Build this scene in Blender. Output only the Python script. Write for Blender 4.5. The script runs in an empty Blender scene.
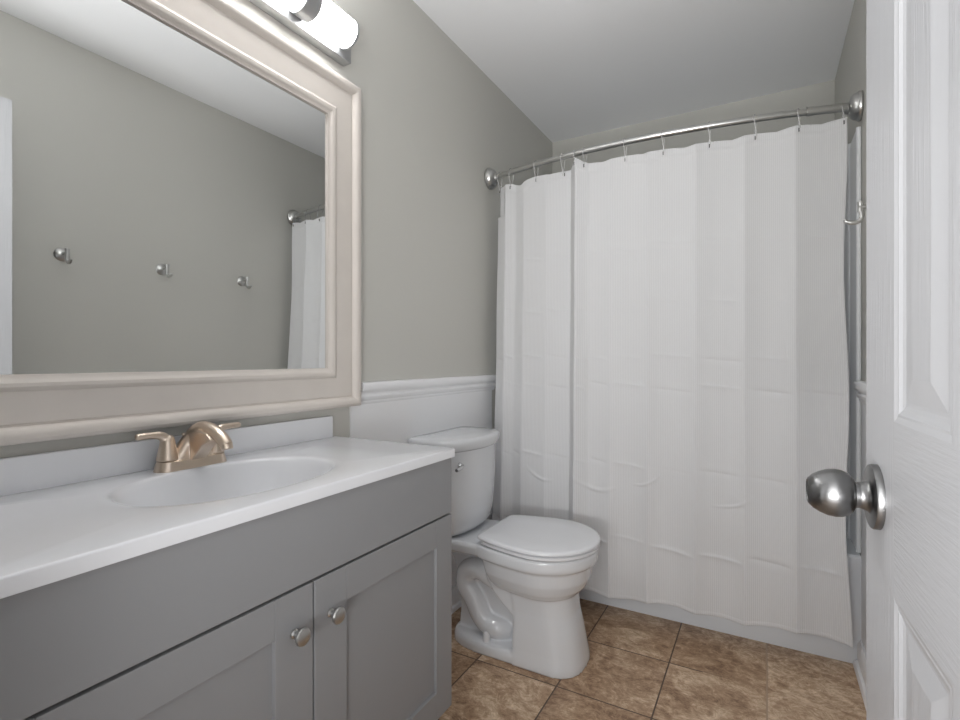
import bpy, bmesh, math, random
from mathutils import Vector, Matrix
random.seed(7)
PI = math.pi
C = bpy.context.scene.collection
S = bpy.context.scene

# ------------------------------------------------------------------ camera, world, lights, exposure
cam_data = bpy.data.cameras.new('camera')
cam_data.sensor_width = 36.0
cam_data.lens = 506.56 / 960 * 36
cam_data.shift_y = -0.0007
cam_data.clip_start = 0.02
cam = bpy.data.objects.new('camera', cam_data)
C.objects.link(cam)
cam.location = (0, 0, 1.10)
cam.rotation_euler = (PI / 2, 0, math.radians(29.363))
S.camera = cam

world = bpy.data.worlds.new('world')
S.world = world
world.use_nodes = True
bgn = world.node_tree.nodes['Background']
bgn.inputs[0].default_value = (1.0, 1.0, 1.0, 1)
bgn.inputs[1].default_value = 0.7

TUBE_EMISSION = 19.0
HALL_FILL_POWER = 25.0

la = bpy.data.lights.new('hall_fill', 'AREA')  # added fill behind the doorway to brighten the room, not a known hall lamp
la.shape = 'RECTANGLE'
la.size = 1.3
la.size_y = 1.7
la.energy = HALL_FILL_POWER
la.color = (0.99, 0.995, 1.0)
lo = bpy.data.objects.new('hall_fill', la)
C.objects.link(lo)
lo.location = (-0.1, -1.3, 1.55)
lo.rotation_euler = (math.radians(82), 0, math.radians(6))

UP_FILL_POWER = 48.0
lb = bpy.data.lights.new('hall_up_fill', 'AREA')  # second added fill, tilted up to lift ceiling and upper walls; invented source
lb.shape = 'RECTANGLE'
lb.size = 0.9
lb.size_y = 0.5
lb.energy = UP_FILL_POWER
lb.color = (0.99, 0.995, 1.0)
lbo = bpy.data.objects.new('hall_up_fill', lb)
C.objects.link(lbo)
lbo.location = (-0.05, -0.70, 0.80)
lbo.rotation_euler = (math.radians(156), 0, 0)

vs = S.view_settings
vs.view_transform = 'Standard'
vs.look = 'None'
vs.gamma = 1.0
vs.exposure = 0.0
vs.use_curve_mapping = False
S.cycles.max_bounces = 12
S.cycles.diffuse_bounces = 8
S.cycles.glossy_bounces = 6
S.cycles.caustics_reflective = False
S.cycles.caustics_refractive = False

# ------------------------------------------------------------------ materials
def lin(c):
    return tuple(((v / 255) / 12.92 if v / 255 <= 0.04045 else ((v / 255 + 0.055) / 1.055) ** 2.4) for v in c)

def new_mat(name):
    m = bpy.data.materials.new(name)
    m.use_nodes = True
    nt = m.node_tree
    b = nt.nodes['Principled BSDF']
    return m, nt, b

def mat(name, rgb, rough=0.5, metal=0.0, bump=0.0, bscale=200.0, vary=0.0, vscale=6.0, stretch=(1, 1, 1), spec=0.5, coat=0.0, detail=3):
    m, nt, b = new_mat(name)
    col = lin(rgb) + (1,)
    b.inputs['Base Color'].default_value = col
    b.inputs['Roughness'].default_value = rough
    b.inputs['Metallic'].default_value = metal
    b.inputs['Specular IOR Level'].default_value = spec
    b.inputs['Coat Weight'].default_value = coat
    b.inputs['Coat Roughness'].default_value = 0.08
    N = nt.nodes
    L = nt.links
    tc = N.new('ShaderNodeTexCoord')
    mp = N.new('ShaderNodeMapping')
    mp.inputs['Scale'].default_value = stretch
    L.new(tc.outputs['Object'], mp.inputs['Vector'])
    if vary > 0:
        no = N.new('ShaderNodeTexNoise')
        no.inputs['Scale'].default_value = vscale
        no.inputs['Detail'].default_value = 4
        L.new(mp.outputs[0], no.inputs['Vector'])
        rp = N.new('ShaderNodeValToRGB')
        rp.color_ramp.elements[0].position = 0.3
        rp.color_ramp.elements[1].position = 0.7
        rp.color_ramp.elements[0].color = tuple(c * (1 - vary) for c in col[:3]) + (1,)
        rp.color_ramp.elements[1].color = tuple(min(1, c * (1 + vary)) for c in col[:3]) + (1,)
        L.new(no.outputs['Fac'], rp.inputs['Fac'])
        L.new(rp.outputs['Color'], b.inputs['Base Color'])
    if bump > 0:
        no = N.new('ShaderNodeTexNoise')
        no.inputs['Scale'].default_value = bscale
        no.inputs['Detail'].default_value = detail
        L.new(mp.outputs[0], no.inputs['Vector'])
        bp = N.new('ShaderNodeBump')
        bp.inputs['Strength'].default_value = bump
        bp.inputs['Distance'].default_value = 0.002
        L.new(no.outputs['Fac'], bp.inputs['Height'])
        L.new(bp.outputs['Normal'], b.inputs['Normal'])
    return m

M_wall = mat('greige_wall_paint', (198, 197, 191), 0.55, bump=0.12, bscale=160)
M_ceil = mat('ceiling_paint', (244, 245, 247), 0.8, bump=0.15, bscale=120)
M_wains = mat('white_wainscot_paint', (236, 237, 239), 0.4, bump=0.05, bscale=40)
M_trim = mat('white_trim_paint', (238, 239, 241), 0.35, bump=0.04, bscale=60)
M_cab = mat('grey_cabinet_paint', (141, 142, 144), 0.42, bump=0.03, bscale=90)
M_cabin = mat('cabinet_shadow_gap', (60, 60, 62), 0.6)
M_counter = mat('cultured_marble', (224, 225, 228), 0.22, vary=0.015, vscale=9, coat=0.3)
M_porc = mat('white_porcelain', (214, 216, 219), 0.12, coat=0.5)
M_seat = mat('white_seat_plastic', (220, 221, 224), 0.25)
M_frame = mat('cream_mirror_frame', (210, 203, 196), 0.55, bump=0.08, bscale=30, stretch=(1, 1, 1), vary=0.02, vscale=14)
M_nick = mat('brushed_nickel_warm', (216, 200, 184), 0.28, metal=1.0, bump=0.05, bscale=300, stretch=(1, 1, 0.1))
M_steel = mat('satin_steel', (196, 196, 194), 0.30, metal=1.0, bump=0.06, bscale=400, stretch=(1, 1, 0.05))
M_satin = mat('satin_nickel_knob', (132, 132, 132), 0.30, metal=1.0, bump=0.08, bscale=300, stretch=(0.1, 1, 1))
def brushed_turned(m, axis):
    b_ = m.node_tree.nodes['Principled BSDF']
    tg = m.node_tree.nodes.new('ShaderNodeTangent')
    tg.direction_type = 'RADIAL'
    tg.axis = axis
    b_.inputs['Anisotropic'].default_value = 0.75
    m.node_tree.links.new(tg.outputs[0], b_.inputs['Tangent'])
brushed_turned(M_satin, 'X')
M_chrome = mat('polished_chrome', (214, 215, 216), 0.1, metal=1.0)
M_dark = mat('dark_slot', (22, 22, 23), 0.5)
M_tub = mat('white_tub_enamel', (222, 225, 229), 0.25)
M_surr = mat('white_acrylic_surround', (238, 240, 242), 0.35, coat=0.1)
M_fix = mat('fixture_grey_metal', (176, 177, 178), 0.38, metal=0.6)

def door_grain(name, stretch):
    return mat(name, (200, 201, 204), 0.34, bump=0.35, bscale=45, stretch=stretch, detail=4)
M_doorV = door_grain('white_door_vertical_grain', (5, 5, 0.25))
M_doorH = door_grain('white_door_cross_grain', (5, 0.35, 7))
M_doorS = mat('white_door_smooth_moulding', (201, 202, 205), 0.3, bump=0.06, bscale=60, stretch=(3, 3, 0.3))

def mirror_mat():
    m, nt, b = new_mat('silvered_glass')
    b.inputs['Base Color'].default_value = (0.86, 0.875, 0.875, 1)
    b.inputs['Metallic'].default_value = 1
    b.inputs['Roughness'].default_value = 0.0
    no = nt.nodes.new('ShaderNodeTexNoise')
    no.inputs['Scale'].default_value = 2
    mr = nt.nodes.new('ShaderNodeMapRange')
    mr.inputs['To Min'].default_value = 0.0
    mr.inputs['To Max'].default_value = 0.004
    nt.links.new(no.outputs['Fac'], mr.inputs['Value'])
    nt.links.new(mr.outputs[0], b.inputs['Roughness'])
    return m
M_mirror = mirror_mat()

def lamp_mat():
    m, nt, b = new_mat('glowing_opal_glass')
    b.inputs['Base Color'].default_value = (0.9, 0.9, 0.9, 1)
    b.inputs['Emission Color'].default_value = (0.995, 0.995, 1.0, 1)
    b.inputs['Emission Strength'].default_value = TUBE_EMISSION
    b.inputs['Roughness'].default_value = 0.3
    return m
M_lamp = lamp_mat()

def clear_mat():
    m, nt, b = new_mat('clear_plastic')
    b.inputs['Base Color'].default_value = (0.9, 0.9, 0.9, 1)
    b.inputs['Roughness'].default_value = 0.15
    b.inputs['Alpha'].default_value = 0.38
    return m
M_clear = clear_mat()

def curtain_mat():
    m, nt, b = new_mat('white_waffle_fabric')
    N, L = nt.nodes, nt.links
    tc = N.new('ShaderNodeTexCoord')
    b.inputs['Roughness'].default_value = 0.85
    b.inputs['Specular IOR Level'].default_value = 0.15
    b.inputs['Sheen Weight'].default_value = 0.1
    # woven vertical cords; the u coordinate follows the cloth
    sp = N.new('ShaderNodeSeparateXYZ')
    L.new(tc.outputs['UV'], sp.inputs[0])
    def sine(sock, freq):
        a = N.new('ShaderNodeMath'); a.operation = 'MULTIPLY'; a.inputs[1].default_value = freq
        L.new(sock, a.inputs[0])
        s = N.new('ShaderNodeMath'); s.operation = 'SINE'
        L.new(a.outputs[0], s.inputs[0])
        return s.outputs[0]
    sx = sine(sp.outputs['X'], 2 * PI * 150)
    sy = sine(sp.outputs['Y'], 2 * PI * 260)
    no = N.new('ShaderNodeTexNoise')
    no.inputs['Scale'].default_value = 14
    no.inputs['Detail'].default_value = 4
    L.new(tc.outputs['UV'], no.inputs['Vector'])
    mx = N.new('ShaderNodeMath'); mx.operation = 'MULTIPLY_ADD'
    mx.inputs[1].default_value = 0.35
    L.new(sy, mx.inputs[0]); L.new(sx, mx.inputs[2])
    ad = N.new('ShaderNodeMath'); ad.operation = 'MULTIPLY_ADD'
    ad.inputs[1].default_value = 2.5
    L.new(no.outputs['Fac'], ad.inputs[0]); L.new(mx.outputs[0], ad.inputs[2])
    bp = N.new('ShaderNodeBump')
    bp.inputs['Strength'].default_value = 0.25
    bp.inputs['Distance'].default_value = 0.0015
    L.new(ad.outputs[0], bp.inputs['Height'])
    L.new(bp.outputs['Normal'], b.inputs['Normal'])
    mr = N.new('ShaderNodeMapRange')
    mr.inputs['From Min'].default_value = -1
    L.new(sx, mr.inputs['Value'])
    rp = N.new('ShaderNodeValToRGB')
    rp.color_ramp.elements[0].color = lin((225, 225, 226)) + (1,)
    rp.color_ramp.elements[1].color = lin((233, 233, 234)) + (1,)
    L.new(mr.outputs[0], rp.inputs['Fac'])
    L.new(rp.outputs['Color'], b.inputs['Base Color'])
    tr = N.new('ShaderNodeBsdfTranslucent')
    L.new(rp.outputs['Color'], tr.inputs['Color'])
    L.new(bp.outputs['Normal'], tr.inputs['Normal'])
    ms = N.new('ShaderNodeMixShader')
    ms.inputs[0].default_value = 0.24
    L.new(b.outputs[0], ms.inputs[1]); L.new(tr.outputs[0], ms.inputs[2])
    L.new(ms.outputs[0], N['Material Output'].inputs['Surface'])
    return m
M_curt = curtain_mat()

def floor_mat():
    m, nt, b = new_mat('brown_stone_tile')
    N, L = nt.nodes, nt.links
    tc = N.new('ShaderNodeTexCoord')
    sp = N.new('ShaderNodeSeparateXYZ')
    L.new(tc.outputs['Object'], sp.inputs[0])
    def math_(op, a, bb=None, c=None):
        n = N.new('ShaderNodeMath'); n.operation = op
        for i, v in enumerate((a, bb, c)):
            if v is None: continue
            if isinstance(v, (int, float)): n.inputs[i].default_value = v
            else: L.new(v, n.inputs[i])
        return n.outputs[0]
    TX, TY, OX, OY = 0.3085, 0.326, 0.0055 - 10 * 0.3085, 1.937 - 10 * 0.326
    ux = math_('DIVIDE', math_('SUBTRACT', sp.outputs['X'], OX), TX)
    uy = math_('DIVIDE', math_('SUBTRACT', sp.outputs['Y'], OY), TY)
    ix, iy = math_('FLOOR', ux), math_('FLOOR', uy)
    fx, fy = math_('FRACT', ux), math_('FRACT', uy)
    ex = math_('MULTIPLY', math_('MINIMUM', fx, math_('SUBTRACT', 1.0, fx)), TX)
    ey = math_('MULTIPLY', math_('MINIMUM', fy, math_('SUBTRACT', 1.0, fy)), TY)
    e = math_('MINIMUM', ex, ey)
    cmb = N.new('ShaderNodeCombineXYZ')
    L.new(ix, cmb.inputs[0]); L.new(iy, cmb.inputs[1])
    wn = N.new('ShaderNodeTexWhiteNoise')
    L.new(cmb.outputs[0], wn.inputs['Vector'])
    # per-tile offset of the veining
    vm = N.new('ShaderNodeVectorMath'); vm.operation = 'MULTIPLY_ADD'
    vm.inputs[1].default_value = (7, 7, 7)
    L.new(wn.outputs['Color'], vm.inputs[0]); L.new(tc.outputs['Object'], vm.inputs[2])
    st = N.new('ShaderNodeMapping')
    st.inputs['Scale'].default_value = (0.85, 1.1, 1)
    st.inputs['Rotation'].default_value = (0, 0, 0.35)
    L.new(vm.outputs[0], st.inputs['Vector'])
    n1 = N.new('ShaderNodeTexNoise')
    n1.inputs['Scale'].default_value = 7; n1.inputs['Detail'].default_value = 9; n1.inputs['Roughness'].default_value = 0.66
    n1.inputs['Distortion'].default_value = 1.2
    L.new(st.outputs[0], n1.inputs['Vector'])
    n2 = N.new('ShaderNodeTexNoise')
    n2.inputs['Scale'].default_value = 34; n2.inputs['Detail'].default_value = 6; n2.inputs['Roughness'].default_value = 0.7
    n2.inputs['Distortion'].default_value = 0.8
    L.new(st.outputs[0], n2.inputs['Vector'])
    n3 = N.new('ShaderNodeTexNoise')      # thin pale and dark cracks
    n3.inputs['Scale'].default_value = 13; n3.inputs['Detail'].default_value = 8; n3.inputs['Roughness'].default_value = 0.72
    n3.inputs['Distortion'].default_value = 2.2
    L.new(st.outputs[0], n3.inputs['Vector'])
    crk = math_('SUBTRACT', 1.0, math_('MINIMUM', math_('MULTIPLY', math_('ABSOLUTE', math_('SUBTRACT', n3.outputs['Fac'], 0.5)), 26.0), 1.0))
    crk2 = math_('SUBTRACT', 1.0, math_('MINIMUM', math_('MULTIPLY', math_('ABSOLUTE', math_('SUBTRACT', n3.outputs['Fac'], 0.40)), 30.0), 1.0))
    mixv0 = math_('MULTIPLY_ADD', n2.outputs['Fac'], 0.44, math_('MULTIPLY', n1.outputs['Fac'], 0.60))
    mixv = math_('SUBTRACT', math_('MULTIPLY_ADD', crk, 0.075, mixv0), math_('MULTIPLY', crk2, 0.07))
    tv = math_('MULTIPLY_ADD', wn.outputs['Value'], 0.10, math_('SUBTRACT', mixv, 0.07))
    rp = N.new('ShaderNodeValToRGB')
    cr = rp.color_ramp
    cr.elements[0].position = 0.28; cr.elements[0].color = lin((88, 65, 47)) + (1,)
    cr.elements[1].position = 0.74; cr.elements[1].color = lin((234, 214, 188)) + (1,)
    e1 = cr.elements.new(0.44); e1.color = lin((142, 112, 86)) + (1,)
    e2 = cr.elements.new(0.56); e2.color = lin((182, 153, 124)) + (1,)
    L.new(tv, rp.inputs['Fac'])
    # the cross joint fades out where the tiles butt together
    gm = math_('MAXIMUM', math_('LESS_THAN', ex, 0.0025), math_('MULTIPLY', math_('LESS_THAN', ey, 0.0025), math_('LESS_THAN', sp.outputs['X'], -0.19)))
    mix = N.new('ShaderNodeMix'); mix.data_type = 'RGBA'
    L.new(gm, mix.inputs['Factor'])
    L.new(rp.outputs['Color'], mix.inputs['A'])
    # the grout is pale along the joint nearest the door wall, dark elsewhere
    pale = math_('MULTIPLY', math_('LESS_THAN', ex, 0.0021), math_('GREATER_THAN', sp.outputs['X'], -0.15))
    gmix = N.new('ShaderNodeMix'); gmix.data_type = 'RGBA'
    gmix.inputs['A'].default_value = lin((82, 62, 48)) + (1,)
    gmix.inputs['B'].default_value = lin((176, 152, 128)) + (1,)
    L.new(pale, gmix.inputs['Factor'])
    L.new(gmix.outputs['Result'], mix.inputs['B'])
    L.new(mix.outputs['Result'], b.inputs['Base Color'])
    b.inputs['Roughness'].default_value = 0.38
    ht = math_('MULTIPLY_ADD', mixv, 0.25, math_('MINIMUM', math_('MULTIPLY', ex, 260.0), 1.0))
    bp = N.new('ShaderNodeBump')
    bp.inputs['Strength'].default_value = 0.35; bp.inputs['Distance'].default_value = 0.002
    L.new(ht, bp.inputs['Height'])
    L.new(bp.outputs['Normal'], b.inputs['Normal'])
    return m
M_floor = floor_mat()

# ------------------------------------------------------------------ mesh helpers
def add_box(bm, x0, x1, y0, y1, z0, z1, bev=0.0, seg=2, mi=0):
    vs_ = [bm.verts.new(p) for p in ((x0, y0, z0), (x1, y0, z0), (x1, y1, z0), (x0, y1, z0), (x0, y0, z1), (x1, y0, z1), (x1, y1, z1), (x0, y1, z1))]
    fs = []
    for q in ((3, 2, 1, 0), (4, 5, 6, 7), (0, 1, 5, 4), (1, 2, 6, 5), (2, 3, 7, 6), (3, 0, 4, 7)):
        f = bm.faces.new([vs_[i] for i in q])
        f.material_index = mi
        fs.append(f)
    if bev > 0:
        es = list({e for f in fs for e in f.edges})
        r = bmesh.ops.bevel(bm, geom=es, offset=bev, segments=seg, profile=0.5, affect='EDGES', clamp_overlap=True)
        for f in r['faces']:
            f.material_index = mi
    return fs

def loft(bm, rings, cap0=True, cap1=True, closed=True, mi=0):
    """rings: lists of points with one length; quads between neighbours."""
    vr = [[bm.verts.new(p) for p in r] for r in rings]
    n = len(vr[0])
    for a, b_ in zip(vr, vr[1:]):
        for i in range(n if closed else n - 1):
            j = (i + 1) % n
            f = bm.faces.new((a[i], a[j], b_[j], b_[i]))
            f.material_index = mi
    if cap0:
        bm.faces.new(list(reversed(vr[0]))).material_index = mi
    if cap1:
        bm.faces.new(vr[-1]).material_index = mi
    return vr

def lathe(bm, origin, axis, profile, n=32, cap0=True, cap1=True, mi=0):
    """profile: (distance along axis, radius) pairs."""
    a = Vector(axis).normalized()
    u = a.orthogonal().normalized()
    v = a.cross(u)
    o = Vector(origin)
    rings = []
    for d, r in profile:
        r = max(r, 1e-5)
        rings.append([o + a * d + (u * math.cos(t) + v * math.sin(t)) * r for t in (2 * PI * i / n for i in range(n))])
    loft(bm, rings, cap0, cap1, True, mi)

def tube(bm, pts, radii, n=14, cap=True, flat=None, mi=0):
    """sweep a circle along pts; radii one number or a list; flat=(axis, factor) squashes it."""
    pts = [Vector(p) for p in pts]
    if not isinstance(radii, (list, tuple)):
        radii = [radii] * len(pts)
    rings = []
    up = None
    for i, p in enumerate(pts):
        t = (pts[min(i + 1, len(pts) - 1)] - pts[max(i - 1, 0)]).normalized()
        if up is None:
            up = t.orthogonal().normalized()
        up = (up - t * up.dot(t)).normalized()
        w = t.cross(up)
        ring = []
        for k in range(n):
            a = 2 * PI * k / n
            off = (up * math.cos(a) + w * math.sin(a)) * radii[i]
            if flat:
                ax = Vector(flat[0])
                off = off - ax * off.dot(ax) * (1 - flat[1])
            ring.append(p + off)
        rings.append(ring)
    loft(bm, rings, cap, cap, True, mi)

def spline(pts, per=6):
    P = [Vector(p) for p in pts]
    out = []
    for i in range(len(P) - 1):
        p0, p1, p2, p3 = P[max(i - 1, 0)], P[i], P[i + 1], P[min(i + 2, len(P) - 1)]
        for k in range(per):
            t = k / per
            out.append(0.5 * ((2 * p1) + (p2 - p0) * t + (2 * p0 - 5 * p1 + 4 * p2 - p3) * t * t + (3 * p1 - p0 - 3 * p2 + p3) * t ** 3))
    out.append(P[-1])
    return out

def root_offset(parent):
    o = Vector((0, 0, 0))
    p = parent
    while p is not None:
        o += Vector(p.location)
        p = p.parent
    return o

def obj(name, bm, mats, parent=None, smooth=35, loc=None):
    """links bm (built in room coordinates) as ONE mesh object; loc sets a top-level object's origin."""
    bmesh.ops.recalc_face_normals(bm, faces=bm.faces[:])
    me = bpy.data.meshes.new(name)
    o = bpy.data.objects.new(name, me)
    off = root_offset(parent) if parent else Vector(loc or (0, 0, 0))
    if parent is None:
        o.location = off
    if off.length:
        bmesh.ops.translate(bm, verts=bm.verts[:], vec=-off)
    bm.to_mesh(me)
    bm.free()
    for m in (mats if isinstance(mats, (list, tuple)) else [mats]):
        me.materials.append(m)
    C.objects.link(o)
    if parent:
        o.parent = parent
    if smooth:
        for p in me.polygons:
            p.use_smooth = True
        me.set_sharp_from_angle(angle=math.radians(smooth))
    return o

def tag(o, label, cat, group=None):
    o['label'] = label
    o['category'] = cat
    if group:
        o['group'] = group
    return o

def thing(name, label, cat, loc=(0, 0, 0), group=None):
    o = bpy.data.objects.new(name, None)
    o.empty_display_size = 0.05
    C.objects.link(o)
    o.location = loc
    return tag(o, label, cat, group)

def struct(name, bm, m, label=None, parent=None, smooth=35):
    o = obj(name, bm, m, parent, smooth)
    if parent is None:
        o['kind'] = 'structure'
        if label:
            o['label'] = label
    return o

def BM():
    return bmesh.new()

# ------------------------------------------------------------------ room shell
XL, XR, YN, YF, ZC = -1.21, 0.308, 0.10, 3.115, 2.515

b = BM(); add_box(b, XL - 0.12, XR + 0.12, -1.6, YF + 0.12, -0.10, 0.0)
struct('floor', b, M_floor, 'brown stone tile floor with dark grout', smooth=0)
b = BM(); add_box(b, XL - 0.12, XR + 0.12, YN - 0.12, YF + 0.12, ZC, ZC + 0.10)
struct('ceiling', b, M_ceil, 'flat white ceiling', smooth=0)
b = BM(); add_box(b, XL - 0.12, XL, YN - 0.12, YF + 0.12, 0, ZC)
struct('wall_left', b, M_wall, 'greige wall behind the vanity and toilet', smooth=0)
b = BM(); add_box(b, XR, XR + 0.12, YN - 0.12, YF + 0.12, 0, ZC)
struct('wall_right', b, M_wall, 'greige wall holding the robe hooks', smooth=0)
b = BM(); add_box(b, XL, XR, YF, YF + 0.12, 0, ZC)
struct('wall_far', b, M_wall, 'greige wall above the shower curtain', smooth=0)
DX0, DX1, DZ = -0.565, 0.158, 2.105
b = BM()
add_box(b, XL, DX0 - 0.02, YN - 0.12, YN, 0, ZC)
add_box(b, DX1 + 0.02, XR, YN - 0.12, YN, 0, ZC)
add_box(b, DX0 - 0.02, DX1 + 0.02, YN - 0.12, YN, DZ + 0.02, ZC)
struct('wall_near', b, M_wall, 'wall with the doorway', smooth=0)
b = BM()   # door lining and casing
add_box(b, DX0 - 0.02, DX0, YN - 0.13, YN + 0.002, 0, DZ)
add_box(b, DX1, DX1 + 0.02, YN - 0.13, YN + 0.002, 0, DZ)
add_box(b, DX0 - 0.02, DX1 + 0.02, YN - 0.13, YN + 0.002, DZ, DZ + 0.02)
add_box(b, DX0 - 0.075, DX0 - 0.006, YN, YN + 0.014, 0, DZ + 0.075, 0.004)
add_box(b, DX1 + 0.006, DX1 + 0.075, YN, YN + 0.014, 0, DZ + 0.075, 0.004)
add_box(b, DX0 - 0.006, DX1 + 0.006, YN, YN + 0.014, DZ + 0.006, DZ + 0.075, 0.004)
struct('trim_5', b, M_trim, 'white doorway casing')

# wainscot panels below the chair rail
RAILZ = 0.935
b = BM(); add_box(b, XL, XL + 0.006, 1.262, 2.262, 0, RAILZ + 0.03)
struct('trim_3', b, M_wains, 'smooth white wainscot panel beside the toilet')
b = BM(); add_box(b, XR - 0.006, XR, YN + 0.02, 2.262, 0, RAILZ + 0.03)
struct('trim_4', b, M_wains, 'smooth white wainscot panel behind the door')

def rail_profile(side):
    # (distance out of the wall, z)
    p = [(0.0, 0.945), (0.006, 0.945), (0.010, 0.951), (0.010, 0.957), (0.015, 0.962), (0.017, 0.972), (0.013, 0.979), (0.014, 0.984),
         (0.022, 0.989), (0.027, 0.997), (0.028, 1.012), (0.025, 1.019), (0.018, 1.022), (0.0, 1.022)]
    return p
def wall_run(bm, xw, sgn, y0, y1, prof):
    loft(bm, [[(xw + sgn * d, y, z) for d, z in prof] for y in (y0, y1)])
b = BM(); wall_run(b, XL, 1, 1.300, 2.285, rail_profile(1))
struct('trim_1', b, M_trim, 'white moulded chair rail above the toilet')
b = BM(); wall_run(b, XR, -1, YN + 0.02, 2.285, rail_profile(-1))
struct('trim_2', b, M_trim, 'white moulded chair rail behind the door')
BB = [(0.0, 0.0), (0.026, 0.0), (0.026, 0.006), (0.021, 0.016), (0.013, 0.020), (0.013, 0.075), (0.009, 0.084), (0.006, 0.092), (0.0, 0.093)]
b = BM(); wall_run(b, XL + 0.006, 1, 1.20, 2.252, BB)
struct('baseboard_left', b, M_trim, 'white baseboard behind the toilet')
b = BM(); wall_run(b, XR - 0.006, -1, YN + 0.02, 2.252, BB)
struct('baseboard_right', b, M_trim, 'white baseboard below the door wall')

# ------------------------------------------------------------------ bathtub and shower surround
TY0, TY1 = 2.257, 3.10
b = BM()
def rrect(x0, x1, y0, y1, z, r, n=6):
    out = []
    for cx, cy, a0 in ((x1 - r, y1 - r, 0), (x0 + r, y1 - r, PI / 2), (x0 + r, y0 + r, PI), (x1 - r, y0 + r, 1.5 * PI)):
        for k in range(n + 1):
            a = a0 + PI / 2 * k / n
            out.append((cx + r * math.cos(a), cy + r * math.sin(a), z))
    return out
xa, xb = XL + 0.002, XR - 0.002
loft(b, [rrect(xa, xb, TY0, TY1, 0.0, 0.002), rrect(xa, xb, TY0, TY1, 0.055, 0.002), rrect(xa, xb, TY0 + 0.006, TY1, 0.065, 0.002),
         rrect(xa, xb, TY0 + 0.006, TY1, 0.345, 0.002), rrect(xa, xb, TY0, TY1, 0.355, 0.002), rrect(xa, xb, TY0, TY1, 0.385, 0.004),
         rrect(xa + 0.006, xb - 0.006, TY0 + 0.006, TY1 - 0.004, 0.392, 0.006),
         rrect(xa + 0.07, xb - 0.07, TY0 + 0.075, TY1 - 0.06, 0.392, 0.12), rrect(xa + 0.085, xb - 0.085, TY0 + 0.088, TY1 - 0.072, 0.375, 0.12),
         rrect(xa + 0.15, xb - 0.12, TY0 + 0.13, TY1 - 0.11, 0.12, 0.12), rrect(xa + 0.22, xb - 0.18, TY0 + 0.19, TY1 - 0.17, 0.085, 0.1)])
tag(obj('bathtub', b, M_tub, loc=(-0.45, TY0, 0)), 'white bathtub whose apron shows below the curtain hem', 'bathtub')

b = BM()
z0, z1, t = 0.393, 1.950, 0.016
y0 = 2.30
add_box(b, XR - t, XR - 0.001, y0, YF - 0.002, z0, z1, 0.006)
add_box(b, XL + 0.001, XL + t, y0 + 0.07, YF - 0.002, z0, z1, 0.006)
add_box(b, XL + t, XR - t, YF - t, YF - 0.001, z0, z1)
tube(b, [(XR - t * 0.55, y0, z0), (XR - t * 0.55, y0, z1)], 0.0085, 12)
tube(b, [(XR - t, y0 + 0.16, z0), (XR - t, y0 + 0.16, z1)], 0.009, 12)
tag(obj('shower_surround', b, M_surr, loc=(-0.45, YF, z0)), 'glossy white shower wall lining glimpsed between curtain and door', 'shower surround')

# ------------------------------------------------------------------ shower rod, curtain, rings
RZ = 2.018
def rod_y(x):
    t = (x + 0.45) / 0.75
    return 2.272 + 0.027 * t - 0.108 * max(0.0, 1 - t * t)
def rod_z(x):
    return RZ + 0.010 * (x + 0.45) / 0.75
rod = thing('shower_rod', 'curved brushed steel shower rod between the two side walls', 'shower rod', (-0.45, 2.2, RZ))
b = BM()
pts = [(x, rod_y(x), rod_z(x)) for x in [-1.16 + i * (0.15 + 1.16) / 36 for i in range(37)]]
tube(b, pts, 0.0132, 18)
obj('tube', b, M_steel, rod)
b = BM()
pts = [(x, rod_y(x), rod_z(x)) for x in [0.135 + i * (0.262 - 0.135) / 6 for i in range(7)]]
tube(b, pts, 0.0152, 18)
tube(b, pts[:2], 0.0165, 18)
obj('sleeve', b, M_steel, rod)
for xw, sg in ((XL, 1), (XR, -1)):
    b = BM()
    lathe(b, (xw, rod_y(xw), rod_z(xw)), (sg, 0, 0), [(0, 0.050), (0.006, 0.053), (0.012, 0.052), (0.017, 0.047), (0.022, 0.046), (0.029, 0.041), (0.036, 0.033), (0.040, 0.022), (0.052, 0.0185), (0.054, 0.013)], 40)
    obj('wall_flange', b, M_steel, rod)

# the cloth: creases that stand towards the room, slack between them
creases = [(-1.150, 0.000), (-1.094, -0.022), (-1.046, 0.004), (-0.994, -0.010), (-0.878, 0.000), (-0.765, 0.030), (-0.721, -0.040), (-0.671, -0.002),
           (-0.574, -0.012), (-0.420, -0.010), (-0.239, -0.014), (-0.068, -0.010), (0.099, -0.020), (0.258, -0.032)]
def fold(x, k):
    for (xa_, ya), (xb_, yb) in zip(creases, creases[1:]):
        if x <= xb_ or xb_ == creases[-1][0]:
            t = min(max((x - xa_) / (xb_ - xa_), 0), 1)
            w = xb_ - xa_
            y = ya + (yb - ya) * t
            sag = 4 * t * (1 - t)
            return y + sag * (0.10 if w > 0.12 else 0.04) * w * (0.75 + 0.75 * k)
    return 0
xs = []
for (xa_, _), (xb_, _) in zip(creases, creases[1:]):
    n = max(8, int((xb_ - xa_) / 0.0055))
    xs += [xa_ + (xb_ - xa_) * i / n for i in range(n)]
xs.append(creases[-1][0])
ring_x = [-1.142, -1.073, -0.932, -0.795, -0.732, -0.690, -0.514, -0.362, -0.191, -0.033, 0.110, 0.250]
def top_z(x):
    d = min(abs(x - r) for r in ring_x)
    z = 1.957 + 0.020 * max(0, (x + 0.2) / 0.45) - 0.009 * min(1, d / 0.08) ** 2 * 1.0
    if x < -0.86:
        z -= 0.012 * min(1, (-0.86 - x) / 0.25)
    z += 0.022 * math.exp(-((x + 0.725) / 0.030) ** 2)
    z -= 0.014 * math.exp(-((x + 1.02) / 0.03) ** 2)
    return z
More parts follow.
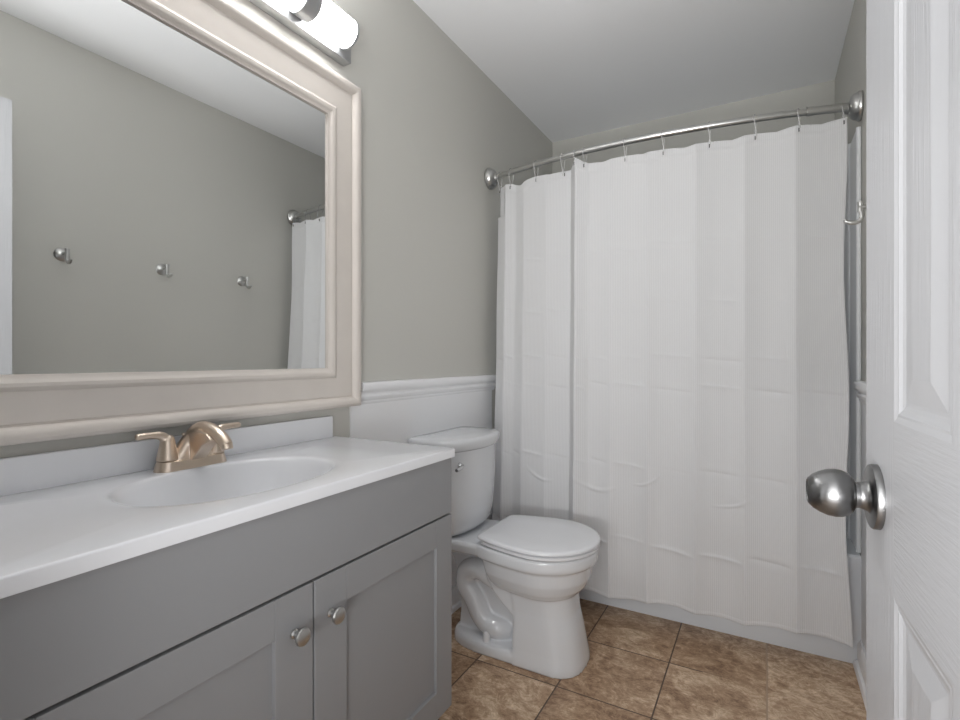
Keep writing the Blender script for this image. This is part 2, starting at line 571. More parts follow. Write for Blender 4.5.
def hem_z(x):
    z = 0.110 - 0.008 * math.exp(-((x + 0.55) / 0.2) ** 2) + 0.006 * math.sin(x * 14)
    return z
crease_z = [(1.56, 0.5), (1.33, 0.6), (1.105, 0.8), (0.985, 1.0), (0.66, 0.8), (0.345, 1.2)]
rnd = random.Random(3)
panel_amp = [[rnd.choice((0.35, 0.7, 1.0, 1.0)) * rnd.choice((1, 1, -0.8)) for _ in crease_z] for _ in creases]
panel_dz = [[rnd.uniform(-0.012, 0.012) for _ in crease_z] for _ in creases]
arcs = [(-0.86, 0.66, 0.12, 0.11, 3.6, 4.9), (-0.62, 0.69, 0.14, 0.15, 3.7, 5.3), (-0.47, 0.66, 0.10, 0.08, 4.6, 6.0), (-0.16, 0.60, 0.12, 0.07, 4.5, 6.1)]
def panel_of(x):
    for i in range(len(creases) - 1):
        if x < creases[i + 1][0]:
            return i
    return len(creases) - 2
zs_n = 540
b = BM()
uvl = b.loops.layers.uv.new('UVMap')
grid = []
slen = [0.0]
for x0_, x1_ in zip(xs, xs[1:]):
    slen.append(slen[-1] + (x1_ - x0_))
for i, x in enumerate(xs):
    col = []
    p = panel_of(x)
    pw = creases[p + 1][0] - creases[p][0]
    tt = (x - creases[p][0]) / pw
    wpan = min(1, 5 * tt * (1 - tt) + 0.0)
    zt, zb = top_z(x), hem_z(x)
    for j in range(zs_n + 1):
        k = j / zs_n
        z = zt + (zb - zt) * k
        k2 = k ** 1.2
        hang = 2.150 - 0.02 * (1 - ((x + 0.45) / 0.75) ** 2) + 0.02 * min(1, max(0, (x - 0.1) / 0.15))
        yb_ = rod_y(x) * (1 - k2 * 0.85) + hang * k2 * 0.85
        y = yb_ + fold(x, k)
        for q, (cz, amp) in enumerate(crease_z):
            dz = z - cz - panel_dz[p][q] + 0.016 * (tt - 0.5)
            if abs(dz) < 0.05:
                y -= 0.0058 * amp * panel_amp[p][q] * wpan * (math.exp(-abs(dz) / 0.0050) if dz > 0 else math.exp(-abs(dz) / 0.0120))
        for ax, az, rx, rz_, a0, a1 in arcs:
            ex_, ez = (x - ax) / rx, (z - az) / rz_
            rr = math.hypot(ex_, ez)
            if 0.8 < rr < 1.2:
                an = math.atan2(ez, ex_) % (2 * PI)
                if a0 < an < a1:
                    f = math.sin((an - a0) / (a1 - a0) * PI)
                    y -= 0.0045 * f * math.exp(-((rr - 1) / 0.05) ** 2)
        y += 0.0035 * k * math.sin(x * 23 + 5 * k) + 0.002 * math.sin(z * 11 + x * 9)
        if zt - 0.042 < z < zt - 0.030 or z < zb + 0.012:
            y -= 0.0014
        xx = x
        if x < -1.10 and z > 1.80:
            xx += 0.012
        if x > 0.1:   # the free edge wanders and drifts to the wall low down
            e_ = (x - 0.1) / 0.15
            xx += e_ * (0.006 * math.sin(z * 7 + 1) + (0.004 * max(0, (0.45 - z) / 0.35)) - 0.004)
        col.append(b.verts.new((xx, y, z)))
    grid.append(col)
for i in range(len(xs) - 1):
    for j in range(zs_n):
        f = b.faces.new((grid[i][j], grid[i][j + 1], grid[i + 1][j + 1], grid[i + 1][j]))
        for l, (ii, jj) in zip(f.loops, ((i, j), (i, j + 1), (i + 1, j + 1), (i + 1, j))):
            l[uvl].uv = (slen[ii], 1.85 * (1 - jj / zs_n))
cur = obj('shower_curtain', b, M_curt, loc=(-0.45, 2.2, 0), smooth=180)
sm = cur.modifiers.new('thickness', 'SOLIDIFY')
sm.thickness = 0.0014
tag(cur, 'white ribbed fabric shower curtain hanging in creased folds', 'shower curtain')
for x in ring_x:   # a dark button hole in the hem band below each ring
    b = BM()
    y = rod_y(x) * (1 - 0.02) + 0.02 * 2.15 + fold(x, 0) - 0.0022
    add_box(b, x - 0.0016, x + 0.0016, y - 0.0012, y + 0.0012, top_z(x) - 0.024, top_z(x) - 0.010)
    obj('buttonhole', b, M_dark, cur)

ordinals = ['leftmost clear curtain ring, close to the left wall flange', 'second clear curtain ring from the left wall', 'third clear curtain ring from the left wall',
            'fourth clear curtain ring, just left of the doubled fold', 'clear curtain ring at the middle of the doubled curtain fold', 'clear curtain ring at the right side of the doubled fold',
            'seventh clear curtain ring, first one right of the doubled fold', 'eighth clear curtain ring, second one right of the doubled fold',
            'ninth clear curtain ring, fourth one from the right wall', 'tenth clear curtain ring, third one from the right wall',
            'eleventh clear curtain ring, on the thicker rod sleeve', 'rightmost clear curtain ring, close to the right wall flange']
ordinals[10] = 'eleventh clear curtain ring, second one from the right wall'
ring0 = None
for x, lab in zip(ring_x, ordinals):
    if ring0 is None:
        b = BM()
        pts = [(0.004 * math.sin(2 * a), 0.021 * math.cos(a), 0.049 * math.sin(a)) for a in (2 * PI * k / 40 for k in range(41))]
        tube(b, pts, 0.0015, 8)
        r = obj('curtain_ring', b, M_clear)
        ring0 = r
    else:
        r = ring0.copy()
        C.objects.link(r)
    r.location = (x, rod_y(x) - 0.001, rod_z(x) - 0.034)
    tag(r, lab, 'curtain ring', 'clear rings along the shower rod')

# ------------------------------------------------------------------ vanity cabinet
VY0, VY1 = 0.193, 1.1855
VX0, VXF = XL + 0.002, -0.757
van = thing('vanity_cabinet', 'grey two-door shaker vanity cabinet under the white sink top', 'bathroom cabinet', ((VX0 + VXF) / 2, (VY0 + VY1) / 2, 0))
b = BM()
ct = 0.016
add_box(b, VX0, VXF - 0.020, VY0, VY0 + ct, 0.0, 0.831)
add_box(b, VX0, VXF - 0.020, VY1 - ct, VY1, 0.14, 0.831)
add_box(b, VX0, VXF - 0.085, VY1 - ct, VY1, 0.0, 0.14)
add_box(b, VX0, VXF - 0.022, VY0 + ct, VY1 - ct, 0.14, 0.156)
add_box(b, VX0, VX0 + 0.01, VY0 + ct, VY1 - ct, 0.156, 0.60)
add_box(b, VXF - 0.095, VXF - 0.080, VY0 + ct, VY1 - ct, 0.0, 0.14)
obj('carcass', b, M_cab, van)
b = BM()
add_box(b, VXF - 0.022, VXF - 0.019, VY0 + ct, VY1 - ct, 0.156, 0.827)
obj('face_backing', b, M_cabin, van)
b = BM()
add_box(b, VXF - 0.018, VXF, VY0, VY1, 0.6775, 0.830, 0.0015)
obj('drawer_front', b, M_cab, van, smooth=0)
def shaker(y0, y1, z0, z1):
    bm = BM()
    x0, x1 = VXF - 0.018, VXF
    sl, sr, rt, rb = 0.0735, 0.0735, 0.072, 0.074
    if y0 > 0.6:
        sl = 0.086
    else:
        sr = 0.086
    add_box(bm, x0, x1, y0, y0 + sl, z0, z1, 0.0012)
    add_box(bm, x0, x1, y1 - sr, y1, z0, z1, 0.0012)
    add_box(bm, x0, x1, y0 + sl + 0.0002, y1 - sr - 0.0002, z1 - rt, z1, 0.0010)
    add_box(bm, x0, x1, y0 + sl + 0.0002, y1 - sr - 0.0002, z0, z0 + rb, 0.0010)
    add_box(bm, x0, x1 - 0.009, y0 + sl - 0.004, y1 - sr + 0.004, z0 + rb - 0.004, z1 - rt + 0.004)
    return bm
ysp = 0.6932
door_l = obj('door', shaker(VY0, ysp - 0.0022, 0.1426, 0.672), M_cab, van, smooth=0)
door_r = obj('door', shaker(ysp + 0.0022, VY1, 0.1426, 0.672), M_cab, van, smooth=0)
for d, ky in ((door_l, 0.6462), (door_r, 0.7352)):
    b = BM()
    lathe(b, (VXF, ky, 0.594), (1, 0, 0), [(0, 0.0085), (0.003, 0.0085), (0.005, 0.006), (0.013, 0.0055), (0.017, 0.0085), (0.020, 0.0150), (0.024, 0.0162), (0.027, 0.0150), (0.0295, 0.010), (0.0305, 0.0)], 32)
    obj('knob', b, M_steel, d)

# ------------------------------------------------------------------ sink top
CZ = 0.855
SX, SY, SA, SB = -0.965, 0.674, 0.152, 0.222     # basin centre and half sizes in x and y
CX0, CX1, CY0, CY1 = XL + 0.002, -0.7480, 0.186, 1.1875
top = thing('sink_countertop', 'white one-piece sink top with oval basin and backsplash', 'countertop', (SX, SY, 0.831))
b = BM()
angs = [2 * PI * i / 120 for i in range(120)]
for cx, cy in ((CX0, CY0), (CX1, CY0), (CX1, CY1), (CX0, CY1)):
    a = math.atan2(cy - SY, cx - SX) % (2 * PI)
    k = min(range(120), key=lambda i: abs(angs[i] - a))
    angs[k] = a
def rect_pt(a, inset, z):
    c_, s_ = math.cos(a), math.sin(a)
    tx = ((CX1 - SX) if c_ > 0 else (CX0 - SX)) / c_ if abs(c_) > 1e-9 else 1e9
    ty = ((CY1 - SY) if s_ > 0 else (CY0 - SY)) / s_ if abs(s_) > 1e-9 else 1e9
    t_ = min(tx, ty)
    x, y = SX + c_ * t_, SY + s_ * t_
    return (min(max(x, CX0 + inset), CX1 - inset), min(max(y, CY0 + inset), CY1 - inset), z)
def ell(a, k, z, p=2.25):
    c_, s_ = math.cos(a), math.sin(a)
    # true direction, superellipse radius
    r = (abs(c_ / (SA * k)) ** p + abs(s_ / (SB * k)) ** p) ** (-1 / p)
    return (SX + c_ * r, SY + s_ * r, z)
rings = [[rect_pt(a, 0.02, 0.831) for a in angs], [rect_pt(a, 0.0, 0.831) for a in angs], [rect_pt(a, 0.0, CZ - 0.004) for a in angs], [rect_pt(a, 0.0013, CZ - 0.0012) for a in angs], [rect_pt(a, 0.004, CZ) for a in angs]]
for k, z in ((1.10, CZ), (1.03, CZ), (1.0, CZ - 0.0015), (0.975, CZ - 0.006), (0.95, CZ - 0.016), (0.90, CZ - 0.038), (0.83, CZ - 0.066), (0.72, CZ - 0.094), (0.55, CZ - 0.115), (0.35, CZ - 0.125), (0.14, CZ - 0.129)):
    rings.append([ell(a, k, z) for a in angs])
loft(b, rings, False, True)
obj('basin_slab', b, M_counter, top, smooth=50)
b = BM()
add_box(b, CX0, -1.190, CY0, 1.168, CZ - 0.001, 0.9215, 0.003)
obj('backsplash', b, M_counter, top)
b = BM()
lathe(b, (SX, SY, CZ - 0.129), (0, 0, 1), [(0, 0.026), (0.003, 0.026), (0.004, 0.021), (0.002, 0.018), (0.006, 0.016), (0.007, 0.0)], 28)
obj('drain', b, M_nick, top)

# ------------------------------------------------------------------ faucet
FX, FY = -1.148, 0.690
fau = thing('faucet', 'brushed nickel two-handle faucet behind the sink basin', 'faucet', (FX, FY, CZ))
def stadium(cx, cy, hl, r, z, n=12):
    out = []
    for k in range(n + 1):
        a = -PI + PI * k / n        # low-y end
        out.append((cx + r * math.cos(a), cy - hl + r * math.sin(a), z))
    for k in range(n + 1):
        a = PI * k / n
        out.append((cx + r * math.cos(a), cy + hl + r * math.sin(a), z))
    return out
b = BM()
loft(b, [stadium(FX, FY, 0.056, 0.0255, CZ), stadium(FX, FY, 0.056, 0.0255, CZ + 0.002), stadium(FX, FY, 0.0555, 0.0250, CZ + 0.004), stadium(FX, FY, 0.0545, 0.0235, CZ + 0.014), stadium(FX, FY, 0.0535, 0.0222, CZ + 0.021), stadium(FX, FY, 0.052, 0.0200, CZ + 0.0225)])
obj('base', b, M_nick, fau)
b = BM()
# spout: sweep from the middle of the base over to the basin, wide at the foot
sp_pts = spline([(-1.165, FY, CZ + 0.018), (-1.158, FY, CZ + 0.042), (-1.140, FY, CZ + 0.072), (-1.112, FY, CZ + 0.089), (-1.080, FY, CZ + 0.090), (-1.048, FY, CZ + 0.079), (-1.026, FY, CZ + 0.063), (-1.021, FY, CZ + 0.057)], 5)
n_ = len(sp_pts)
rad = []
for i in range(n_):
    t = i / (n_ - 1)
    rad.append(0.0225 - 0.0085 * min(1, t / 0.55) - 0.001 * max(0, t - 0.55))
tube(b, sp_pts, rad, 20)
# broad body that joins the foot of the spout to the base
loft(b, [stadium(FX - 0.001, FY, 0.036, 0.0222, CZ + 0.018), stadium(FX - 0.001, FY, 0.030, 0.0215, CZ + 0.026), stadium(FX - 0.001, FY, 0.021, 0.0205, CZ + 0.038), stadium(FX, FY, 0.013, 0.0200, CZ + 0.052), stadium(FX + 0.003, FY, 0.006, 0.0185, CZ + 0.066), stadium(FX + 0.008, FY, 0.001, 0.0160, CZ + 0.078)])
# web beneath the arch
web = []
for y_ in (FY - 0.0168, FY + 0.0168):
    web.append([(-1.1200, y_, CZ + 0.019), (-1.104, y_, CZ + 0.034), (-1.083, y_, CZ + 0.054), (-1.052, y_, CZ + 0.068), (-1.072, y_, CZ + 0.082), (-1.112, y_, CZ + 0.086), (-1.150, y_, CZ + 0.060), (-1.160, y_, CZ + 0.019)])
loft(b, web)
sp = obj('spout', b, M_nick, fau, smooth=60)
def fuse(o, vox, it):
    r_ = o.modifiers.new('fuse', 'REMESH')
    r_.mode = 'VOXEL'
    r_.voxel_size = vox
    r_.use_smooth_shade = True
    m_ = o.modifiers.new('soften', 'SMOOTH')
    m_.factor = 0.5
    m_.iterations = it
fuse(sp, 0.0013, 12)
b = BM()
lathe(b, (-1.0215, FY, CZ + 0.060), (0.25, 0, -1), [(0, 0.0125), (0.010, 0.0125), (0.011, 0.011), (0.011, 0.0)], 24)
obj('aerator', b, M_nick, fau)
for sg in (-1, 1):
    cy = FY + sg * 0.0545
    b = BM()
    lathe(b, (FX, cy, CZ + 0.0225), (0, 0, 1), [(0, 0.0215), (0.002, 0.0222), (0.015, 0.0196), (0.030, 0.0166), (0.042, 0.0148), (0.050, 0.0130), (0.055, 0.009), (0.056, 0.0)], 28)
    lv = spline([(FX, cy, CZ + 0.040), (FX, cy + sg * 0.001, CZ + 0.062), (FX, cy + sg * 0.013, CZ + 0.0775), (FX + 0.001, cy + sg * 0.036, CZ + 0.0815), (FX + 0.002, cy + sg * 0.066, CZ + 0.0815)], 6)
    rr = [0.0150 - 0.0078 * min(1, (i / (len(lv) - 1)) / 0.72) for i in range(len(lv))]
    rr[-1] = 0.0055
    tube(b, lv, rr, 18)
    hd = obj('handle', b, M_nick, fau, smooth=60)
    fuse(hd, 0.0013, 8)
b = BM()
tube(b, [(-1.176, FY, CZ + 0.018), (-1.178, FY, CZ + 0.068)], 0.0022, 10)
lathe(b, (-1.178, FY, CZ + 0.066), (0, 0, 1), [(0, 0.003), (0.003, 0.0055), (0.007, 0.0055), (0.009, 0.0)], 16)
obj('lift_rod', b, M_nick, fau)

# ------------------------------------------------------------------ mirror
MY0, MY1, MZ0, MZ1 = 0.108, 1.281, 0.946, 2.004     # outer edges
mir = thing('mirror', 'large wall mirror in a wide cream moulded frame', 'mirror', (XL, (MY0 + MY1) / 2, MZ0))
prof = [(0.0, 0.0), (0.0, 0.030), (0.003, 0.037), (0.010, 0.041), (0.018, 0.041), (0.026, 0.037), (0.0315, 0.031), (0.034, 0.026), (0.037, 0.0255), (0.040, 0.028),
        (0.044, 0.028), (0.096, 0.023), (0.102, 0.0225), (0.105, 0.026), (0.112, 0.0295), (0.119, 0.029), (0.125, 0.025), (0.130, 0.021), (0.1345, 0.020), (0.136, 0.014), (0.136, 0.008)]
b = BM()
rings = []
for d, h in prof:
    rings.append([(XL + h, MY0 + d, MZ0 + d * 0.93), (XL + h, MY1 - d, MZ0 + d * 0.93), (XL + h, MY1 - d, MZ1 - d), (XL + h, MY0 + d, MZ1 - d)])
loft(b, rings, False, False)
obj('frame', b, M_frame, mir, smooth=30)
b = BM()
add_box(b, XL + 0.002, XL + 0.0135, MY0 + 0.10, MY1 - 0.10, MZ0 + 0.09, MZ1 - 0.10)
obj('mirror_glass', b, M_mirror, mir, smooth=0)

# ------------------------------------------------------------------ vanity light
vl = thing('vanity_light', 'grey metal wall light bar with glowing white tube shades', 'wall light', (XL, 0.69, 2.1))
b = BM()
add_box(b, XL + 0.001, XL + 0.036, 0.148, 1.232, 2.062, 2.178, 0.002)
obj('back_plate', b, M_fix, vl)
LX, LZ, LR = XL + 0.070, 2.119, 0.044
y1 = 1.180
for k in range(5):
    ya, yb_ = y1 - 0.146, y1
    b = BM()
    lathe(b, (LX, ya, LZ), (0, 1, 0), [(0, LR - 0.004), (0.003, LR), (yb_ - ya - 0.004, LR), (yb_ - ya, LR - 0.004)], 40)
    obj('lamp_shade', b, M_lamp, vl)
    if k < 4:
        b = BM()
        lathe(b, (LX, ya - 0.050, LZ), (0, 1, 0), [(0, LR + 0.002), (0.001, LR + 0.003), (0.049, LR + 0.003), (0.050, LR + 0.002)], 40)
        obj('band', b, M_fix, vl)
    y1 -= 0.196
b = BM()
lathe(b, (LX, 1.180, LZ), (0, 1, 0), [(-0.003, LR + 0.001), (0.006, LR + 0.001), (0.009, LR - 0.003)], 40)
obj('end_cap', b, M_fix, vl)

# ------------------------------------------------------------------ toilet
TC = 1.770
toi = thing('toilet', 'white two-piece round-front toilet with closed lid beside the vanity', 'toilet', (-0.85, TC, 0))
def egg(xr, xf, hw, z, wr=0.78, n=48, p=2.0, yc=TC):
    """plan outline: blunt with tight corners at the rear (xr), round at the front (xf)."""
    xm = xr + (xf - xr) * 0.54
    side = []
    for k in range(13):                                    # front tip towards the widest point
        a = PI / 2 * k / 12
        side.append((xf - (xf - xm) * (1 - math.cos(a)) if False else xm + (xf - xm) * math.cos(a), hw * math.sin(a)))
    L_ = xm - xr
    for k in range(1, 9):                                  # taper to the rear corner
        t_ = k / 8 * 0.93
        side.append((xm - L_ * t_, hw * (1 - (1 - wr) * t_ ** 1.55)))
    wc = hw * wr
    side += [(xm - L_ * 0.975, wc * 0.985), (xr + L_ * 0.004, wc * 0.93), (xr, wc * 0.82), (xr, wc * 0.4)]
    pts = [(x, yc + w, z) for x, w in side] + [(x, yc - w, z) for x, w in reversed(side[1:])]
    return pts
def ped(xr, xf, hw, z, rc=0.012, yc=TC):
    """plan outline: square at the rear, round at the front."""
    xm = xf - 0.115
    side = []
    for k in range(13):
        a = PI / 2 * k / 12
        side.append((xm + (xf - xm) * math.cos(a) ** 0.8, hw * math.sin(a) ** 0.8))
    for k in range(1, 5):
        side.append((xm - (xm - xr - rc) * k / 4, hw))
    side += [(xr + rc * 0.3, hw - rc * 0.3), (xr, hw - rc), (xr, hw * 0.4)]
    return [(x, yc + w, z) for x, w in side] + [(x, yc - w, z) for x, w in reversed(side[1:])]
def sup(xr, xf, hw, z, p=3.0, n=48, yc=TC):
    out = []
    xm, hx = (xr + xf) / 2, (xf - xr) / 2
    for k in range(n):
        a = 2 * PI * k / n
        c_, s_ = math.cos(a), math.sin(a)
        out.append((xm + hx * math.copysign(abs(c_) ** (2 / p), c_), yc + hw * math.copysign(abs(s_) ** (2 / p), s_), z))
    return out
b = BM()
# bowl
loft(b, [egg(-0.84, -0.625, 0.090, 0.238), egg(-0.870, -0.586, 0.134, 0.258), egg(-0.890, -0.562, 0.158, 0.284), egg(-0.905, -0.548, 0.170, 0.316), egg(-0.913, -0.543, 0.176, 0.350),
         egg(-0.915, -0.540, 0.178, 0.374)])
# rim band
loft(b, [egg(-0.93, -0.534, 0.181, 0.367), egg(-0.935, -0.526, 0.188, 0.373), egg(-0.935, -0.523, 0.190, 0.385), egg(-0.935, -0.523, 0.190, 0.409), egg(-0.93, -0.528, 0.186, 0.416)])
# deck under the tank and hinges
loft(b, [sup(-1.185, -0.80, 0.132, 0.366, 6), sup(-1.190, -0.78, 0.146, 0.376, 6), sup(-1.190, -0.78, 0.150, 0.404, 6), sup(-1.186, -0.79, 0.145, 0.415, 6)])
# front pedestal
loft(b, [ped(-0.800, -0.5560, 0.129, 0.000), ped(-0.800, -0.5570, 0.128, 0.020), ped(-0.800, -0.564, 0.122, 0.06), ped(-0.800, -0.577, 0.116, 0.130), ped(-0.800, -0.591, 0.112, 0.190), ped(-0.82, -0.600, 0.111, 0.285)])
# its sides sweep up and back to the deck
plate = []
for y_ in (TC - 0.107, TC + 0.107):
    plate.append([(-0.72, y_, 0.10), (-0.72, y_, 0.375), (-0.950, y_, 0.390), (-0.932, y_, 0.356), (-0.917, y_, 0.315), (-0.902, y_, 0.272), (-0.876, y_, 0.234), (-0.840, y_, 0.198), (-0.800, y_, 0.166), (-0.800, y_, 0.10)])
loft(b, plate)
# foot plate
loft(b, [sup(-1.085, -0.60, 0.126, 0.000, 3.2), sup(-1.085, -0.60, 0.126, 0.026, 3.2), sup(-1.080, -0.60, 0.121, 0.040, 3.2), sup(-1.070, -0.60, 0.112, 0.046, 3.2)])
# central web that carries the trapway
web = []
for y_ in (TC - 0.052, TC + 0.052):
    web.append([(-1.06, y_, 0.02), (-0.70, y_, 0.02), (-0.70, y_, 0.375), (-1.15, y_, 0.385), (-1.09, y_, 0.31), (-1.05, y_, 0.20)])
loft(b, web)
for sg in (-1, 1):
    yy = TC + sg * 0.062
    tp = spline([(-0.875, TC + sg * 0.035, 0.240), (-0.92, yy, 0.276), (-0.965, yy, 0.292), (-1.015, yy, 0.272), (-1.022, yy, 0.222), (-0.985, yy, 0.172), (-0.962, yy, 0.128), (-0.930, yy, 0.093), (-0.885, yy, 0.082), (-0.855, TC + sg * 0.035, 0.078)], 5)
    tube(b, tp, [0.039] * 8 + [0.041] * (len(tp) - 8), 16)
body = obj('bowl', b, M_porc, toi, smooth=0)
rm = body.modifiers.new('fuse', 'REMESH')
rm.mode = 'VOXEL'
rm.voxel_size = 0.0042
rm.use_smooth_shade = True
sm = body.modifiers.new('soften', 'SMOOTH')
sm.factor = 0.5
sm.iterations = 4
for sg in (-1, 1):
    b = BM()
    lathe(b, (-0.910, TC + sg * 0.101, 0.042), (0, 0, 1), [(0, 0.0150), (0.018, 0.0142), (0.032, 0.0120), (0.037, 0.009), (0.039, 0.0)], 24)
    obj('bolt_cap', b, M_seat, toi)
# seat, lid and hinges
b = BM()
loft(b, [egg(-0.920, -0.522, 0.190, 0.420, 0.74), egg(-0.922, -0.518, 0.194, 0.423, 0.74), egg(-0.922, -0.518, 0.194, 0.431, 0.74), egg(-0.918, -0.522, 0.190, 0.434, 0.74)])
obj('seat', b, M_seat, toi, smooth=40)
b = BM()
loft(b, [egg(-0.928, -0.520, 0.192, 0.4370, 0.74), egg(-0.931, -0.515, 0.197, 0.4395, 0.74), egg(-0.931, -0.515, 0.197, 0.4455, 0.74), egg(-0.928, -0.518, 0.194, 0.4495, 0.74), egg(-0.918, -0.528, 0.184, 0.4520, 0.74), egg(-0.85, -0.60, 0.11, 0.4530, 0.74)])
obj('lid', b, M_seat, toi, smooth=40)
for sg in (-1, 1):
    b = BM()
    add_box(b, -0.945, -0.905, TC + sg * 0.075 - 0.018, TC + sg * 0.075 + 0.018, 0.415, 0.440, 0.005)
    tube(b, [(-0.930, TC + sg * 0.075 - 0.028, 0.433), (-0.930, TC + sg * 0.075 + 0.028, 0.433)], 0.009, 14)
    obj('hinge', b, M_seat, toi)
# tank
def tank_ring(xb, xs_, xf, hw, z, n=16, r=0.02):
    """flat back, straight sides, bowed front."""
    out = [(xb, TC + hw - 0.004, z), (xb, TC - hw + 0.004, z)]
    out = []
    ys = [TC - hw + 2 * hw * k / n for k in range(n + 1)]
    front = []
    for y in ys:
        t = (y - TC) / hw
        bow = xs_ + (xf - xs_) * (1 - t * t)
        edge = max(0.0, (abs(t) - 0.86) / 0.14)
        front.append((bow - r * edge ** 2.2, y, z))
    back = []
    for y in reversed(ys):
        t = (y - TC) / hw
        edge = max(0.0, (abs(t) - 0.93) / 0.07)
        back.append((xb + 0.008 * edge ** 2, y, z))
    return front + back
b = BM()
xb = -1.200
loft(b, [tank_ring(xb + 0.03, -1.060, -1.030, 0.135, 0.4155), tank_ring(xb + 0.012, -1.045, -1.008, 0.160, 0.427), tank_ring(xb + 0.003, -1.036, -0.990, 0.177, 0.448), tank_ring(xb, -1.032, -0.982, 0.183, 0.50),
         tank_ring(xb, -1.028, -0.974, 0.192, 0.62), tank_ring(xb, -1.026, -0.970, 0.196, 0.753)])
obj('tank', b, M_porc, toi, smooth=50)
b = BM()
loft(b, [tank_ring(xb - 0.004, -1.022, -0.966, 0.200, 0.751), tank_ring(xb - 0.005, -1.014, -0.958, 0.207, 0.758), tank_ring(xb - 0.005, -1.012, -0.956, 0.209, 0.784), tank_ring(xb - 0.004, -1.016, -0.960, 0.206, 0.793), tank_ring(xb + 0.003, -1.028, -0.972, 0.196, 0.798), tank_ring(xb + 0.05, -1.09, -1.05, 0.12, 0.800)])
obj('tank_lid', b, M_porc, toi, smooth=50)
b = BM()
ly, lz, lx = 1.606, 0.704, -0.992
lathe(b, (lx, ly, lz), (1, 0, 0), [(0, 0.012), (0.006, 0.012), (0.010, 0.009), (0.016, 0.008), (0.018, 0.0)], 20)
tube(b, spline([(lx + 0.013, ly, lz), (lx + 0.020, ly - 0.02, lz - 0.002), (lx + 0.022, ly - 0.055, lz - 0.006)], 5), [0.0075] * 10 + [0.006], 12)
obj('flush_lever', b, M_chrome, toi)

# ------------------------------------------------------------------ entry door, standing open
DA = math.radians(2.66)
DE = Vector((0.1135, 0.81, 0))
DD = Vector((math.sin(DA), -math.cos(DA), 0))          # from the free edge towards the hinges
DN = Vector((-math.cos(DA), -math.sin(DA), 0))         # out of the visible face
DW, DH, DT = 0.680, 2.090, 0.035
def dp(t, n, z):
    return DE + DD * t + DN * n + Vector((0, 0, z))
def dquad(bm, pts, mi):
    f = bm.faces.new([bm.verts.new(dp(*p)) for p in pts])
    f.material_index = mi
b = BM()
cols = [(0.1262, 0.2880), (0.3920, 0.5538)]
rows = [(0.225, 0.847), (1.034, 1.68), (1.79, 1.965)]
ZB = 0.008
dquad(b, [(0, 0, ZB), (cols[0][0], 0, ZB), (cols[0][0], 0, DH), (0, 0, DH)], 0)
dquad(b, [(cols[1][1], 0, ZB), (DW, 0, ZB), (DW, 0, DH), (cols[1][1], 0, DH)], 0)
zz = [ZB, rows[0][0], rows[0][1], rows[1][0], rows[1][1], rows[2][0], rows[2][1], DH]
for z0, z1 in ((zz[0], zz[1]), (zz[2], zz[3]), (zz[4], zz[5]), (zz[6], zz[7])):
    dquad(b, [(cols[0][0], 0, z0), (cols[1][1], 0, z0), (cols[1][1], 0, z1), (cols[0][0], 0, z1)], 1)
for z0, z1 in rows:
    dquad(b, [(cols[0][1], 0, z0), (cols[1][0], 0, z0), (cols[1][0], 0, z1), (cols[0][1], 0, z1)], 0)
    for t0, t1 in cols:
        pr = [(0.0, 0.0), (0.007, -0.0017), (0.010, -0.0015), (0.016, -0.0038), (0.0215, -0.0050), (0.025, -0.0050), (0.050, -0.0018), (0.054, -0.0014)]
        loops_ = [[(t0 + d, h, z0 + d * 0.85), (t1 - d, h, z0 + d * 0.85), (t1 - d, h, z1 - d * 0.85), (t0 + d, h, z1 - d * 0.85)] for d, h in pr]
        for la_, lb_ in zip(loops_, loops_[1:]):
            for i in range(4):
                j = (i + 1) % 4
                dquad(b, [la_[i], la_[j], lb_[j], lb_[i]], 2)
        dquad(b, loops_[-1], 0)
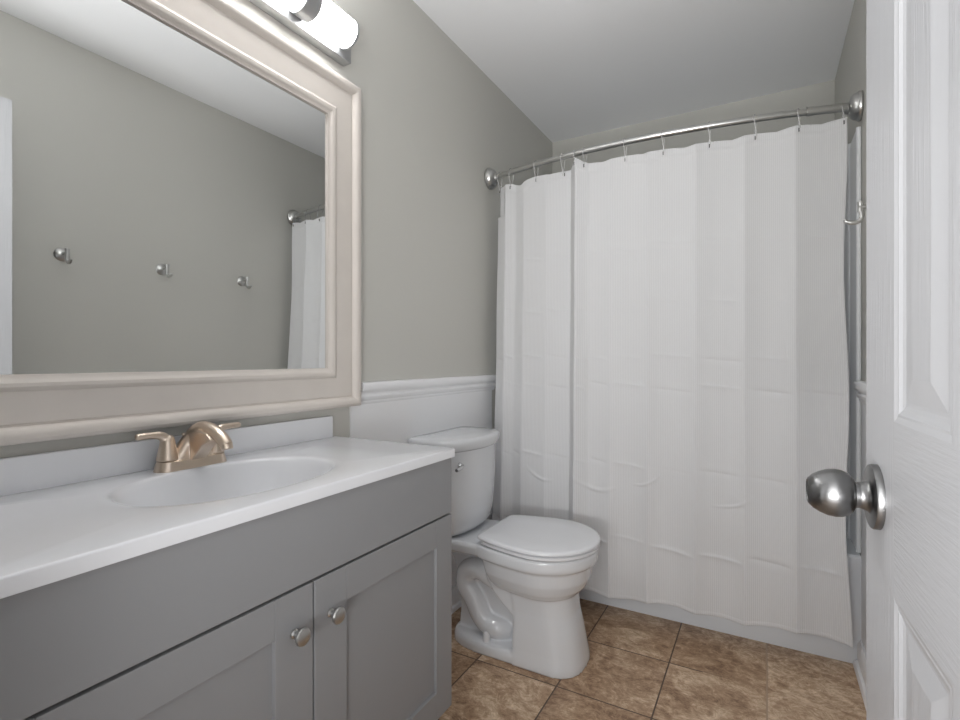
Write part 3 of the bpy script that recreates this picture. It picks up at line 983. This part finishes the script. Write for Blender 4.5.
# edges and rear face
dquad(b, [(0, 0, ZB), (0, 0, DH), (0, -DT, DH), (0, -DT, ZB)], 2)
dquad(b, [(DW, 0, ZB), (DW, -DT, ZB), (DW, -DT, DH), (DW, 0, DH)], 2)
dquad(b, [(0, 0, DH), (DW, 0, DH), (DW, -DT, DH), (0, -DT, DH)], 2)
dquad(b, [(0, 0, ZB), (0, -DT, ZB), (DW, -DT, ZB), (DW, 0, ZB)], 2)
dquad(b, [(0, -DT, ZB), (0, -DT, DH), (DW, -DT, DH), (DW, -DT, ZB)], 0)
bmesh.ops.remove_doubles(b, verts=b.verts[:], dist=0.00005)
door = struct('door_1', b, [M_doorV, M_doorH, M_doorS], 'white six-panel door standing open, steel knob', smooth=0)
kt, kz = 0.0575, 0.9375
for nm, sgn in (('door_knob', 1), ('door_knob', -1)):
    o_ = dp(kt, 0.0 if sgn > 0 else -DT, kz)
    ax = DN * sgn
    b = BM()
    lathe(b, o_, ax, [(0.010, 0.0152), (0.0225, 0.0152), (0.0230, 0.0175), (0.025, 0.0215), (0.029, 0.0250), (0.035, 0.0278), (0.042, 0.0287), (0.050, 0.0277), (0.058, 0.0246), (0.065, 0.0205), (0.0695, 0.0158), (0.0705, 0.0138), (0.0680, 0.0120), (0.0680, 0.0)], 48)
    kb = obj(nm, b, M_satin, door, smooth=40)
    b = BM()
    lathe(b, o_, ax, [(0, 0.0378), (0.0055, 0.0378), (0.0075, 0.0368), (0.0082, 0.035), (0.0078, 0.0215), (0.0105, 0.0178), (0.016, 0.0158), (0.018, 0.0154)], 48)
    obj('rosette', b, M_satin, kb, smooth=40)
    if sgn > 0:
        b = BM()
        c0 = o_ + ax * 0.0680
        lathe(b, c0, ax, [(0, 0.0105), (0.0015, 0.0105), (0.002, 0.009), (0.002, 0.0)], 28)
        obj('turn_button', b, M_dark, kb)
for z in (0.25, 1.05, 1.82):
    b = BM()
    q = dp(DW + 0.002, 0.004, z)
    tube(b, [q - Vector((0, 0, 0.045)), q + Vector((0, 0, 0.045))], 0.006, 12)
    obj('hinge', b, M_steel, door)

# ------------------------------------------------------------------ robe hooks on the right wall
hook_labels = ['steel robe hook mirrored at the left, nearest the open door', 'steel robe hook mirrored in the middle of the three', 'steel robe hook nearest the shower curtain, tip peeking past the door']
proto = None
for y, lab in zip((1.041, 1.465, 1.922), hook_labels):
    if proto is None:
        proto = h = thing('robe_hook', lab, 'robe hook', (XR, y, 1.562), 'robe hooks on the right wall')
        x0 = XR
        b = BM()
        lathe(b, (x0, y, 1.562), (-1, 0, 0), [(0, 0.029), (0.004, 0.029), (0.008, 0.026), (0.013, 0.016), (0.016, 0.010)], 28)
        obj('base', b, M_steel, h)
        b = BM()
        lathe(b, (x0, y, 1.565), (-1, 0, 0), [(0.010, 0.0085), (0.020, 0.0062), (0.036, 0.0062), (0.054, 0.0080), (0.058, 0.0080)], 20)
        obj('stem', b, M_steel, h)
        b = BM()
        lathe(b, (x0 - 0.054, y, 1.552), (0, 0, 1), [(0, 0.0075), (0.020, 0.0075), (0.024, 0.009), (0.030, 0.009), (0.033, 0.0)], 18)
        tube(b, spline([(x0 - 0.054, y, 1.560), (x0 - 0.051, y, 1.545), (x0 - 0.051, y, 1.532), (x0 - 0.058, y, 1.523), (x0 - 0.072, y, 1.520), (x0 - 0.088, y, 1.525), (x0 - 0.092, y, 1.532)], 5), [0.0068] * 24 + [0.0055] * 7, 12)
        obj('prong', b, M_steel, h)
    else:
        h = proto.copy()
        C.objects.link(h)
        h.location = (XR, y, 1.562)
        h['label'] = lab
        for ch in list(proto.children):
            c = ch.copy()
            C.objects.link(c)
            c.parent = h
